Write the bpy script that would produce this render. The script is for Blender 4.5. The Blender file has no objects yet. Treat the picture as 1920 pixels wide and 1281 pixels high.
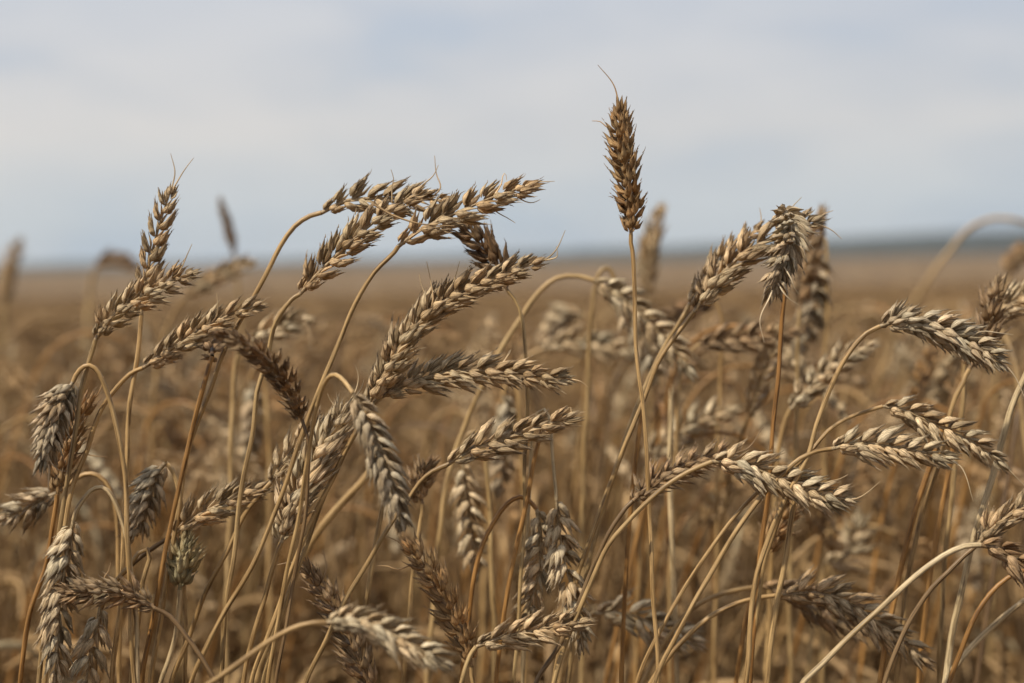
import bpy, math, random
import numpy as np
from mathutils import Vector, Matrix, noise as mnoise

R_ = math.radians
SC = bpy.context.scene
COL = SC.collection
random.seed(11)
rng = np.random.default_rng(7)

# ------------------------------------------------------------------ camera
W0, H0 = 1920.0, 1281.0
LENS, SENS = 55.0, 36.0
FPX = W0 * LENS / SENS
CAM_Z = 0.93
PITCH = R_(2.86)
ROLL = R_(1.0)
FOCUS = 0.70
F = Vector((0, math.cos(PITCH), -math.sin(PITCH)))
U0 = Vector((0, math.sin(PITCH), math.cos(PITCH)))
R0 = Vector((1, 0, 0))
CR = R0 * math.cos(ROLL) - U0 * math.sin(ROLL)
CU = U0 * math.cos(ROLL) + R0 * math.sin(ROLL)
CP = Vector((0, 0, CAM_Z))
cam_d = bpy.data.cameras.new('camera')
cam = bpy.data.objects.new('camera', cam_d)
COL.objects.link(cam)
m = Matrix((CR, CU, -F)).transposed().to_4x4()
m.translation = CP
cam.matrix_world = m
cam_d.lens, cam_d.sensor_width, cam_d.sensor_fit = LENS, SENS, 'HORIZONTAL'
cam_d.clip_start, cam_d.clip_end = 0.02, 20000
cam_d.dof.use_dof = True
cam_d.dof.focus_distance = FOCUS
cam_d.dof.aperture_fstop = 4.5
cam_d.dof.aperture_blades = 7
SC.camera = cam


def at(x, y, d):
    """the place that photo pixel (x, y) shows at depth d metres"""
    return CP + (F + CR * ((x - W0 / 2) / FPX) + CU * ((H0 / 2 - y) / FPX)) * d


def pix(p):
    q = Vector(p) - CP
    d = q.dot(F)
    return W0 / 2 + q.dot(CR) / d * FPX, H0 / 2 - q.dot(CU) / d * FPX, d


# ------------------------------------------------------------------ sky, sun, exposure
SUN_EL, SUN_AZ = R_(55), R_(230)          # azimuth from +Y clockwise: behind the camera, to the left
world = bpy.data.worlds.new('World')
SC.world = world
world.use_nodes = True
wn, wl = world.node_tree.nodes, world.node_tree.links
wn.clear()


def N(tree, kind, **kw):
    n = tree.nodes.new(kind)
    for k, v in kw.items():
        if k == 'inp':
            for a, b in v.items():
                n.inputs[a].default_value = b
        else:
            setattr(n, k, v)
    return n


def ramp(tree, stops, interp='LINEAR'):
    n = tree.nodes.new('ShaderNodeValToRGB')
    cr = n.color_ramp
    cr.interpolation = interp
    while len(cr.elements) < len(stops):
        cr.elements.new(0.5)
    for e, (p, c) in zip(cr.elements, stops):
        e.position = p
        e.color = (c[0], c[1], c[2], 1) if hasattr(c, '__len__') else (c, c, c, 1)
    return n


wt = world.node_tree
sky = N(wt, 'ShaderNodeTexSky', sky_type='NISHITA', sun_disc=False, sun_elevation=SUN_EL, sun_rotation=SUN_AZ,
        air_density=1.0, dust_density=2.0, ozone_density=1.5)
skys = N(wt, 'ShaderNodeVectorMath', operation='SCALE')
skys.inputs['Scale'].default_value = 0.085
wl.new(sky.outputs[0], skys.inputs[0])
tc = N(wt, 'ShaderNodeTexCoord')
sep = N(wt, 'ShaderNodeSeparateXYZ')
wl.new(tc.outputs['Generated'], sep.inputs[0])
# broad soft stratus: noise stretched along the horizon
mp = N(wt, 'ShaderNodeMapping')
mp.inputs['Scale'].default_value = (1.0, 1.0, 3.2)
mp.inputs['Location'].default_value = (0.37, 0.1, 0.42)
wl.new(tc.outputs['Generated'], mp.inputs[0])
n1 = N(wt, 'ShaderNodeTexNoise', inp={'Scale': 6.0, 'Detail': 3.0, 'Roughness': 0.45, 'Distortion': 0.4})
wl.new(mp.outputs[0], n1.inputs['Vector'])
n2 = N(wt, 'ShaderNodeTexNoise', inp={'Scale': 13.0, 'Detail': 4.0, 'Roughness': 0.5, 'Distortion': 0.3})
wl.new(mp.outputs[0], n2.inputs['Vector'])
mixn = N(wt, 'ShaderNodeMath', operation='MULTIPLY_ADD')
mixn.inputs[1].default_value = 0.35
wl.new(n2.outputs['Fac'], mixn.inputs[0])
wl.new(n1.outputs['Fac'], mixn.inputs[2])
cl = ramp(wt, [(0.50, (0.55, 0.605, 0.68)), (0.63, (0.615, 0.642, 0.685)), (0.82, (0.68, 0.69, 0.71))])
wl.new(mixn.outputs[0], cl.inputs['Fac'])
# cloud base by height: grey-blue low veil, warm pale patch, cooler above
hb = ramp(wt, [(0.0, (0.80, 0.88, 0.93)), (0.035, (0.90, 0.96, 0.99)), (0.085, (1.04, 1.015, 0.985)), (0.17, (0.95, 0.98, 1.03)),
               (0.5, (0.98, 1.0, 1.06)), (1.0, (0.9, 0.95, 1.05))])
wl.new(sep.outputs['Z'], hb.inputs['Fac'])
cm = N(wt, 'ShaderNodeMix', data_type='RGBA', blend_type='MULTIPLY')
cm.inputs['Factor'].default_value = 1.0
wl.new(cl.outputs[0], cm.inputs['A'])
wl.new(hb.outputs[0], cm.inputs['B'])
# a warmer, lighter sky towards the left
wx = N(wt, 'ShaderNodeMapRange', inp={'From Min': -0.45, 'From Max': 0.45, 'To Min': 1.0, 'To Max': 0.0})
wl.new(sep.outputs['X'], wx.inputs['Value'])
wc = N(wt, 'ShaderNodeMix', data_type='RGBA')
wc.inputs['A'].default_value = (0.965, 0.965, 0.97, 1)
wc.inputs['B'].default_value = (1.09, 1.055, 1.01, 1)
wl.new(wx.outputs[0], wc.inputs['Factor'])
cm2 = N(wt, 'ShaderNodeMix', data_type='RGBA', blend_type='MULTIPLY')
cm2.inputs['Factor'].default_value = 1.0
wl.new(cm.outputs['Result'], cm2.inputs['A'])
wl.new(wc.outputs['Result'], cm2.inputs['B'])
fin = N(wt, 'ShaderNodeMix', data_type='RGBA')
fin.inputs['Factor'].default_value = 0.88
wl.new(skys.outputs[0], fin.inputs['A'])
wl.new(cm2.outputs['Result'], fin.inputs['B'])
bg = N(wt, 'ShaderNodeBackground', inp={'Strength': 1.0})
wl.new(fin.outputs['Result'], bg.inputs['Color'])
out = N(wt, 'ShaderNodeOutputWorld')
wl.new(bg.outputs[0], out.inputs['Surface'])

sun_d = bpy.data.lights.new('sun', 'SUN')
sun_d.energy = 4.8
sun_d.angle = R_(1.5)
sun_d.color = (1.0, 0.94, 0.83)
sun = bpy.data.objects.new('sun', sun_d)
COL.objects.link(sun)
sd = Vector((math.sin(SUN_AZ) * math.cos(SUN_EL), math.cos(SUN_AZ) * math.cos(SUN_EL), math.sin(SUN_EL)))
sun.rotation_euler = sd.to_track_quat('Z', 'Y').to_euler()
sun.location = sd * 50

SC.view_settings.view_transform = 'Standard'
SC.view_settings.look = 'None'
SC.view_settings.exposure = 0.0
SC.view_settings.gamma = 1.0
SC.render.engine = 'CYCLES'
SC.cycles.use_denoising = True
SC.cycles.max_bounces = 8
SC.cycles.diffuse_bounces = 4
SC.cycles.volume_bounces = 1
SC.cycles.caustics_reflective = False
SC.cycles.caustics_refractive = False


# ------------------------------------------------------------------ materials
def principled(name):
    mt = bpy.data.materials.new(name)
    mt.use_nodes = True
    t = mt.node_tree
    b = t.nodes['Principled BSDF']
    return mt, t, b


def dry_plant(name, streak_u, streak_v, tipdark, spots, rough, bumpd, transl=0.12, lengthmark=False, lo=(0.70, 0.65, 0.58), hi=(1.3, 1.31, 1.34)):
    """dry straw: object colour, tone per husk, lengthwise fibres, weathered tips and mould specks"""
    mt, t, b = principled(name)
    L = t.links
    oi = N(t, 'ShaderNodeObjectInfo')
    au = N(t, 'ShaderNodeAttribute', attribute_name='su')
    av = N(t, 'ShaderNodeAttribute', attribute_name='sv')
    ar = N(t, 'ShaderNodeAttribute', attribute_name='rn')
    mu = N(t, 'ShaderNodeMath', operation='MULTIPLY', inp={1: streak_u})
    mv = N(t, 'ShaderNodeMath', operation='MULTIPLY', inp={1: streak_v})
    mr = N(t, 'ShaderNodeMath', operation='MULTIPLY', inp={1: 37.0})
    ad = N(t, 'ShaderNodeMath', operation='MULTIPLY_ADD', inp={1: 53.0})
    L.new(au.outputs['Fac'], mu.inputs[0])
    L.new(av.outputs['Fac'], mv.inputs[0])
    L.new(ar.outputs['Fac'], mr.inputs[0])
    L.new(oi.outputs['Random'], ad.inputs[0])
    L.new(mr.outputs[0], ad.inputs[2])
    cx = N(t, 'ShaderNodeCombineXYZ')
    L.new(mu.outputs[0], cx.inputs[0])
    L.new(mv.outputs[0], cx.inputs[1])
    L.new(ad.outputs[0], cx.inputs[2])
    st = N(t, 'ShaderNodeTexNoise', inp={'Scale': 1.0, 'Detail': 3.0, 'Roughness': 0.6})
    L.new(cx.outputs[0], st.inputs['Vector'])
    sr = ramp(t, [(0.36, (0.47, 0.43, 0.38)), (0.49, (0.98, 0.97, 0.95)), (0.64, (1.3, 1.3, 1.28))])
    L.new(st.outputs['Fac'], sr.inputs['Fac'])
    rr = ramp(t, [(0.0, lo), (0.4, (0.98, 0.97, 0.95)), (1.0, hi)])
    L.new(ar.outputs['Fac'], rr.inputs['Fac'])
    m1 = N(t, 'ShaderNodeMix', data_type='RGBA', blend_type='MULTIPLY', inp={'Factor': 1.0})
    L.new(oi.outputs['Color'], m1.inputs['A'])
    L.new(sr.outputs[0], m1.inputs['B'])
    m2 = N(t, 'ShaderNodeMix', data_type='RGBA', blend_type='MULTIPLY', inp={'Factor': 1.0})
    L.new(m1.outputs['Result'], m2.inputs['A'])
    L.new(rr.outputs[0], m2.inputs['B'])
    ab = N(t, 'ShaderNodeMath', operation='ABSOLUTE')
    L.new(au.outputs['Fac'], ab.inputs[0])
    er_ = ramp(t, [(0.0, (1.08, 1.08, 1.08)), (0.6, (1.0, 0.99, 0.98)), (1.0, (0.78, 0.74, 0.68))])
    L.new(ab.outputs[0], er_.inputs['Fac'])
    m2b = N(t, 'ShaderNodeMix', data_type='RGBA', blend_type='MULTIPLY', inp={'Factor': 0.0 if lengthmark else 1.0})
    L.new(m2.outputs['Result'], m2b.inputs['A'])
    L.new(er_.outputs[0], m2b.inputs['B'])
    colr = m2b.outputs['Result']
    if lengthmark:                                    # slow tone change along a straw
        n3 = N(t, 'ShaderNodeTexNoise', inp={'Scale': 1.0, 'Detail': 2.0})
        c3 = N(t, 'ShaderNodeCombineXYZ')
        m3 = N(t, 'ShaderNodeMath', operation='MULTIPLY', inp={1: 26.0})
        L.new(av.outputs['Fac'], m3.inputs[0])
        L.new(m3.outputs[0], c3.inputs[1])
        L.new(ad.outputs[0], c3.inputs[2])
        L.new(c3.outputs[0], n3.inputs['Vector'])
        r3 = ramp(t, [(0.3, (0.74, 0.68, 0.58)), (0.6, (1.05, 1.04, 1.02)), (0.8, (1.15, 1.18, 1.22))])
        L.new(n3.outputs['Fac'], r3.inputs['Fac'])
        m4 = N(t, 'ShaderNodeMix', data_type='RGBA', blend_type='MULTIPLY', inp={'Factor': 1.0})
        L.new(colr, m4.inputs['A'])
        L.new(r3.outputs[0], m4.inputs['B'])
        colr = m4.outputs['Result']
    if tipdark:
        # weathered grey-brown tips, ragged edge
        tn = N(t, 'ShaderNodeMath', operation='MULTIPLY_ADD', inp={1: 0.35})
        L.new(st.outputs['Fac'], tn.inputs[0])
        L.new(av.outputs['Fac'], tn.inputs[2])
        tr = ramp(t, [(0.84, 0.0), (1.0, 0.6)])
        L.new(tn.outputs[0], tr.inputs['Fac'])
        tm = N(t, 'ShaderNodeMath', operation='MULTIPLY', inp={1: tipdark})
        L.new(tr.outputs[0], tm.inputs[0])
        m5 = N(t, 'ShaderNodeMix', data_type='RGBA')
        m5.inputs['B'].default_value = (0.19, 0.132, 0.082, 1)
        L.new(tm.outputs[0], m5.inputs['Factor'])
        L.new(colr, m5.inputs['A'])
        colr = m5.outputs['Result']
    if spots:
        sp = N(t, 'ShaderNodeTexNoise', inp={'Scale': 900.0, 'Detail': 2.0, 'Roughness': 0.6})
        tco = N(t, 'ShaderNodeTexCoord')
        L.new(tco.outputs['Object'], sp.inputs['Vector'])
        spr = ramp(t, [(0.60, 0.0), (0.72, spots)])
        L.new(sp.outputs['Fac'], spr.inputs['Fac'])
        m6 = N(t, 'ShaderNodeMix', data_type='RGBA')
        m6.inputs['B'].default_value = (0.075, 0.058, 0.045, 1)
        L.new(spr.outputs[0], m6.inputs['Factor'])
        L.new(colr, m6.inputs['A'])
        colr = m6.outputs['Result']
    L.new(colr, b.inputs['Base Color'])
    b.inputs['Roughness'].default_value = rough
    b.inputs['Specular IOR Level'].default_value = 0.35
    if bumpd:
        bp = N(t, 'ShaderNodeBump', inp={'Strength': 0.8, 'Distance': bumpd})
        L.new(st.outputs['Fac'], bp.inputs['Height'])
        L.new(bp.outputs[0], b.inputs['Normal'])
    if transl:
        tb = N(t, 'ShaderNodeBsdfTranslucent')
        L.new(colr, tb.inputs['Color'])
        mx = N(t, 'ShaderNodeMixShader', inp={0: transl})
        L.new(b.outputs[0], mx.inputs[1])
        L.new(tb.outputs[0], mx.inputs[2])
        L.new(mx.outputs[0], t.nodes['Material Output'].inputs['Surface'])
    return mt


M_HUSK = dry_plant('dry_husk', 6.5, 1.0, 0.9, 0.5, 0.5, 0.0010, 0.2)
M_STRAW = dry_plant('dry_straw', 4.0, 60.0, 0, 0.35, 0.42, 0.0002, 0.06, True)
M_CROP = dry_plant('dry_crop', 4.0, 2.0, 0.4, 0, 0.6, 0, 0.15, False, (0.50, 0.42, 0.32), (1.75, 1.85, 2.0))
M_AWN = dry_plant('dry_awn', 2.0, 3.0, 0.5, 0, 0.5, 0, 0.1)
M_LEAF = dry_plant('dry_leaf_blade', 9.0, 4.0, 0.4, 0.3, 0.6, 0.0003, 0.25)


def ground_mat():
    mt, t, b = principled('soil_with_chaff')
    L = t.links
    g = N(t, 'ShaderNodeNewGeometry')
    n = N(t, 'ShaderNodeTexNoise', inp={'Scale': 22.0, 'Detail': 8.0, 'Roughness': 0.7})
    L.new(g.outputs['Position'], n.inputs['Vector'])
    r = ramp(t, [(0.3, (0.05, 0.029, 0.014)), (0.55, (0.11, 0.064, 0.03)), (0.75, (0.21, 0.13, 0.06))])
    L.new(n.outputs['Fac'], r.inputs['Fac'])
    L.new(r.outputs[0], b.inputs['Base Color'])
    b.inputs['Roughness'].default_value = 0.95
    bp = N(t, 'ShaderNodeBump', inp={'Strength': 0.8, 'Distance': 0.02})
    L.new(n.outputs['Fac'], bp.inputs['Height'])
    L.new(bp.outputs[0], b.inputs['Normal'])
    return mt


def canopy_mat():
    mt, t, b = principled('ripe_wheat_canopy')
    L = t.links
    g = N(t, 'ShaderNodeNewGeometry')
    n = N(t, 'ShaderNodeTexNoise', inp={'Scale': 6.0, 'Detail': 8.0, 'Roughness': 0.75})
    L.new(g.outputs['Position'], n.inputs['Vector'])
    r = ramp(t, [(0.3, (0.085, 0.05, 0.021)), (0.5, (0.155, 0.098, 0.048)), (0.7, (0.25, 0.175, 0.095))])
    L.new(n.outputs['Fac'], r.inputs['Fac'])
    big = N(t, 'ShaderNodeTexNoise', inp={'Scale': 0.05, 'Detail': 4.0})
    L.new(g.outputs['Position'], big.inputs['Vector'])
    rb = ramp(t, [(0.3, (0.8, 0.8, 0.8)), (0.7, (1.12, 1.1, 1.05))])
    L.new(big.outputs['Fac'], rb.inputs['Fac'])
    mm = N(t, 'ShaderNodeMix', data_type='RGBA', blend_type='MULTIPLY', inp={'Factor': 1.0})
    L.new(r.outputs[0], mm.inputs['A'])
    L.new(rb.outputs[0], mm.inputs['B'])
    L.new(mm.outputs['Result'], b.inputs['Base Color'])
    b.inputs['Roughness'].default_value = 0.9
    return mt


def wood_mat():
    mt, t, b = principled('far_woodland')
    L = t.links
    g = N(t, 'ShaderNodeNewGeometry')
    n = N(t, 'ShaderNodeTexNoise', inp={'Scale': 0.02, 'Detail': 6.0, 'Roughness': 0.7})
    L.new(g.outputs['Position'], n.inputs['Vector'])
    r = ramp(t, [(0.35, (0.016, 0.022, 0.018)), (0.7, (0.034, 0.042, 0.03))])
    L.new(n.outputs['Fac'], r.inputs['Fac'])
    L.new(r.outputs[0], b.inputs['Base Color'])
    b.inputs['Roughness'].default_value = 1.0
    return mt


# ------------------------------------------------------------------ mesh building
class MB:
    """collects shapes that become ONE mesh object; every vertex carries su, sv (across / along) and rn (tone)"""

    def __init__(self):
        self.v, self.f, self.a, self.n = [], [], [], 0

    def add(self, verts, faces, su, sv, rn):
        verts = np.asarray(verts, float)
        self.v.append(verts)
        self.f.append(np.asarray(faces, int) + self.n)
        k = len(verts)
        self.a.append(np.stack([np.broadcast_to(su, k), np.broadcast_to(sv, k), np.broadcast_to(rn, k)], 1).astype(float))
        self.n += k

    def arrays(self):
        return np.concatenate(self.v), np.concatenate(self.f), np.concatenate(self.a)

    def mesh(self, name, mat):
        v, f, a = self.arrays()
        return quads_mesh(name, v, f, a, mat)


def quads_mesh(name, v, f, a, mat):
    me = bpy.data.meshes.new(name)
    me.vertices.add(len(v))
    me.vertices.foreach_set('co', v.astype(np.float32).ravel())
    me.loops.add(f.size)
    me.loops.foreach_set('vertex_index', f.astype(np.int32).ravel())
    me.polygons.add(len(f))
    me.polygons.foreach_set('loop_start', np.arange(0, f.size, 4, dtype=np.int32))
    me.polygons.foreach_set('use_smooth', np.ones(len(f), bool))
    for i, nm in enumerate(('su', 'sv', 'rn')):
        at_ = me.attributes.new(nm, 'FLOAT', 'POINT')
        at_.data.foreach_set('value', a[:, i].astype(np.float32))
    me.update(calc_edges=True)
    me.materials.append(mat)
    return me


def catmull(pts, step, closed_tail=None):
    """points (n,k) -> dense samples about `step` apart, centripetal-ish Catmull-Rom"""
    P = np.asarray(pts, float)
    P = np.vstack([2 * P[0] - P[1], P, 2 * P[-1] - P[-2]])
    outp = []
    for i in range(1, len(P) - 2):
        p0, p1, p2, p3 = P[i - 1], P[i], P[i + 1], P[i + 2]
        k = max(2, int(np.linalg.norm(p2[:3] - p1[:3]) / step))
        d = max(np.linalg.norm(p2 - p1), 1e-9)
        m1 = (p2 - p0) / max(np.linalg.norm(p2 - p0), 1e-9) * d
        m2 = (p3 - p1) / max(np.linalg.norm(p3 - p1), 1e-9) * d
        for j in range(k):
            t = j / k
            h = (2 * t**3 - 3 * t**2 + 1) * p1 + (t**3 - 2 * t**2 + t) * m1 + (-2 * t**3 + 3 * t**2) * p2 + (t**3 - t**2) * m2
            outp.append(h)
    outp.append(P[-2])
    return np.array(outp)


def frames(C):
    T = np.gradient(C, axis=0)
    T /= np.linalg.norm(T, axis=1)[:, None] + 1e-12
    n = np.cross(T[0], [0.31, 0.9, 0.2])
    n /= np.linalg.norm(n)
    Ns = []
    for t in T:
        n = n - t * n.dot(t)
        n /= np.linalg.norm(n) + 1e-12
        Ns.append(n)
    Ns = np.array(Ns)
    return T, Ns, np.cross(T, Ns)


def tube(mb, C, rad, nseg, rn, flat=1.0, sv=None):
    C = np.asarray(C, float)
    T, A, B = frames(C)
    rad = np.broadcast_to(rad, len(C))
    th = np.linspace(0, 2 * np.pi, nseg, endpoint=False)
    v = C[:, None, :] + rad[:, None, None] * (A[:, None, :] * np.cos(th)[None, :, None] + flat * B[:, None, :] * np.sin(th)[None, :, None])
    n = len(C)
    i, j = np.meshgrid(np.arange(n - 1), np.arange(nseg), indexing='ij')
    f = np.stack([i * nseg + j, i * nseg + (j + 1) % nseg, (i + 1) * nseg + (j + 1) % nseg, (i + 1) * nseg + j], -1).reshape(-1, 4)
    if sv is None:
        sv = np.linspace(0, 1, n)
    mb.add(v.reshape(-1, 3), f, np.tile(np.abs(np.linspace(-1, 1, nseg)), n), np.repeat(sv, nseg), rn)


def husk(mb, M, Lh, Wh, Th, nv=10, nu=10, tip=1.0, curve=0.1, rn=0.5, ragged=0.0, hollow=0.25):
    """one pointed, keeled, boat-shaped husk. local axes: z along, x outward, y across"""
    v = np.linspace(0, 1, nv) ** 0.9
    t_ = np.clip((v - 0.36) / 0.64, 0, 1)
    prof = np.where(v < 0.36, 0.34 + 0.66 * np.sin(np.clip(v / 0.36, 0, 1) * np.pi / 2), (1 - t_ ** 1.5) * (1 - 0.38 * t_))
    prof = prof + 0.018
    prof[0] = 0.2
    th = np.linspace(0, 2 * np.pi, nu, endpoint=False)
    c, s = np.cos(th), np.sin(th)
    keel = 0.42 * np.exp(-((th - np.pi / 2) / 0.34) ** 2)
    xs = np.where(s > 0, s + keel, s * hollow)
    bow = curve * np.sin(np.pi * np.clip(v * 1.05, 0, 1)) + 0.07 * tip * np.clip((v - 0.5) / 0.5, 0, 1) ** 2
    if nu >= 12:                                       # nerves and a crumpled, papery surface
        hr = np.random.default_rng(int(rn * 1e6))
        rib = 1 + 0.09 * np.cos(th * 7 + rn * 9)
        cr_ = hr.normal(0, .07, (nv, nu))
        cr_ = (cr_ + np.roll(cr_, 1, 1)) * .7
        xs = xs * rib
        crump = 1 + cr_ * np.clip(v * 3, 0, 1)[:, None]
    else:
        crump = 1.0
    X = Th * prof[:, None] * xs[None, :] * crump + (bow * Lh)[:, None]
    Y = Wh * prof[:, None] * c[None, :]
    if ragged:
        Y = Y * (1 + ragged * np.sin(v * 17 + rn * 40)[:, None] * np.clip(v - .5, 0, 1)[:, None])
    Z = np.repeat((v * Lh)[:, None], nu, 1)
    P = np.stack([X, Y, Z], -1).reshape(-1, 3)
    P = P @ np.array(M.to_3x3()).T + np.array(M.translation)
    i, j = np.meshgrid(np.arange(nv - 1), np.arange(nu), indexing='ij')
    f = np.stack([i * nu + j, i * nu + (j + 1) % nu, (i + 1) * nu + (j + 1) % nu, (i + 1) * nu + j], -1).reshape(-1, 4)
    su = np.tile(c, nv)
    mb.add(P, f, su, np.repeat(v, nu), rn)


def husk_bristle(mb, M, Lh, ln, rn, rg):
    """short stiff awn point at a husk's tip"""
    base = np.array([0.065 * Lh, 0, Lh * 0.95])
    bend = np.array([rg.uniform(-.1, .35), rg.uniform(-.25, .25), 1.0])
    pts = [base, base + np.array([0.05, 0, 1]) * ln * 0.5, base + bend * ln]
    C = catmull(pts, ln / 5) @ np.array(M.to_3x3()).T + np.array(M.translation)
    tube(mb, C, np.linspace(0.0003, 0.00006, len(C)), 4, rn, sv=np.linspace(.8, 1, len(C)))


MM = 0.001


def spikelet(seed, openness=0.0, nv=13, nu=14, bristle=1.0, simple=False):
    """a fan of husks: two outer glumes, two or three pointed lemmas"""
    rg = random.Random(seed)
    mb = MB()
    o = openness

    def place(x, y, z, splay, out, rollz):
        return (Matrix.Translation((x * MM, y * MM, z * MM)) @ Matrix.Rotation(-splay, 4, 'X') @ Matrix.Rotation(out, 4, 'Y')
                @ Matrix.Rotation(rollz, 4, 'Z'))
    J = lambda a: rg.uniform(-a, a)
    for s in (-1, 1):                                  # glumes
        Mx = place(0.5, s * 1.35, 0.2, s * (R_(18) + o * R_(15) + J(R_(7))), R_(5) + J(R_(6)), s * R_(42) + J(R_(14)))
        husk(mb, Mx, (7.9 + J(1.1)) * MM, 1.9 * MM, 1.12 * MM, nv, nu, 1.0, 0.07, rg.random(), 0.2)
        if bristle and rg.random() < 0.85:
            husk_bristle(mb, Mx, 7.5 * MM, rg.uniform(.8, 2.6) * MM * bristle, rg.random(), rg)
    for s in (-1, 1):                                  # outer lemmas
        Mx = place(1.0, s * 0.8, 1.5, s * (R_(8.5) + o * R_(12) + J(R_(5))), R_(3) + o * R_(8) + J(R_(6)), s * R_(20) + J(R_(14)))
        husk(mb, Mx, (9.9 + J(1.4)) * MM, 1.5 * MM, 1.2 * MM, nv, nu, 1.7, 0.06, rg.random(), 0.25)
        if bristle and rg.random() < 0.9:
            husk_bristle(mb, Mx, 9.5 * MM, rg.uniform(.8, 3.6) * MM * bristle, rg.random(), rg)
    if not simple:                                     # the middle floret
        Mx = place(1.2, J(.5), 3.3, J(R_(6)), R_(5) + o * R_(6) + J(R_(7)), J(R_(30)))
        husk(mb, Mx, (9.0 + J(1.2)) * MM, 1.45 * MM, 1.4 * MM, nv, nu, 1.4, 0.04, rg.random(), 0.2)
        if rg.random() < 0.7 and bristle:
            husk_bristle(mb, Mx, 8.9 * MM, rg.uniform(1., 3.5) * MM * bristle, rg.random(), rg)
        for s in (-1, 1):                              # slim inner scales, only their points show
            Mx = place(0.6, s * .9 + J(.3), 2.6, s * (R_(5) + o * R_(8)) + J(R_(8)), R_(-1) + J(R_(8)), J(R_(60)))
            husk(mb, Mx, (9.2 + J(1.4)) * MM, 0.95 * MM, 0.8 * MM, nv, 8, 1.5, 0.03, rg.random(), 0.3)
        # papery inner scale
        Mx = place(-0.5, J(1.1), 1.8, J(R_(10)), R_(-6), math.pi + J(R_(30)))
        husk(mb, Mx, (8.8 + J(1.2)) * MM, 1.35 * MM, 0.8 * MM, nv, nu, 1.0, 0.05, rg.random(), 0.25)
    return mb


SP = {k: [spikelet(100 + i * 7 + j * 91, op).mesh('spikelet', M_HUSK) for i in range(9)]
      for j, (k, op) in enumerate((('closed', 0.0), ('half', 0.45), ('open', 1.0)))}

TINT = {  # husk base colours
    'tan': (0.585, 0.425, 0.243), 'gold': (0.49, 0.305, 0.138), 'pale': (0.67, 0.52, 0.323), 'grey': (0.565, 0.445, 0.288),
    'dark': (0.33, 0.21, 0.11), 'brown': (0.43, 0.283, 0.15), 'green': (0.54, 0.45, 0.25)}
STRAW = {'straw': (0.39, 0.26, 0.118), 'golden': (0.318, 0.166, 0.052), 'pale': (0.48, 0.365, 0.21), 'dark': (0.19, 0.12, 0.058)}


def tag(o, label=None, cat=None, group=None, kind=None):
    for k, v in (('label', label), ('category', cat), ('group', group), ('kind', kind)):
        if v:
            o[k] = v
    return o


def link(name, me, parent=None, color=None, matrix=None):
    o = bpy.data.objects.new(name, me)
    COL.objects.link(o)
    if parent is not None:
        o.parent = parent
    if matrix is not None:
        o.matrix_basis = matrix
    if color is not None:
        o.color = (*color, 1)
    return o


def vary(c, rg, a=0.08):
    k = 1 + rg.uniform(-a, a)
    w = rg.uniform(-a, a) * 0.4
    return (c[0] * k * (1 + w), c[1] * k, c[2] * k * (1 - w))


def spikelet_sites(E, npx_len, rg, roll, n, width, twist, tilt0, cam_dir):
    """E: dense ear centreline (base to tip), local. yields matrices of the alternating spikelets"""
    T = np.gradient(E, axis=0)
    T /= np.linalg.norm(T, axis=1)[:, None]
    s = np.concatenate([[0], np.cumsum(np.linalg.norm(np.diff(E, axis=0), axis=1))])
    Ltot = s[-1]
    mats = []
    for i in range(n + 1):
        top = i == n
        u = 0.004 + 0.885 * (i / n) ** 1.08
        k = np.searchsorted(s, u * Ltot)
        k = min(k, len(E) - 1)
        t = Vector(T[k])
        v = Vector(cam_dir)
        v = (v - t * v.dot(t))
        if v.length < 0.15:
            v = t.orthogonal()
        v.normalize()
        b0 = t.cross(v).normalized()
        a = roll + twist * (u - .5) + rg.uniform(-.12, .12)
        nrm = b0 * math.cos(a) + v * math.sin(a)
        side = 1 if i % 2 else -1
        if top:
            nrm = t.cross(nrm)
            side = 0
        size = width * (0.68 + 0.32 * min(1, u / 0.18)) * (1 - 0.40 * max(0, (u - 0.55) / 0.45))
        tilt = (.55 if i < 2 else 1) * (tilt0 + R_(8) + rg.uniform(-.14, .14)) * (1 - 0.40 * u) if not top else rg.uniform(-.05, .05)
        zax = (t * math.cos(tilt) + nrm * side * math.sin(tilt)).normalized() if side else t
        outv = nrm * (side if side else 1)
        yax = zax.cross(outv).normalized()
        xax = yax.cross(zax).normalized()
        spin = rg.uniform(-.35, .35)
        Mx = Matrix((xax, yax, zax)).transposed().to_4x4()
        Mx.translation = Vector(E[k]) + outv * (0.0005 if side else 0)
        size *= rg.uniform(.88, 1.1)
        Mx = Mx @ Matrix.Rotation(spin, 4, 'Z') @ Matrix.Rotation(rg.uniform(-.1, .1), 4, 'X') @ Matrix.Diagonal((size, size * rg.uniform(.92, 1.08), size * rg.uniform(.93, 1.07), 1))
        mats.append(Mx)
    return mats


GROUP = 'ripe wheat stalks in the field'


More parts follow.
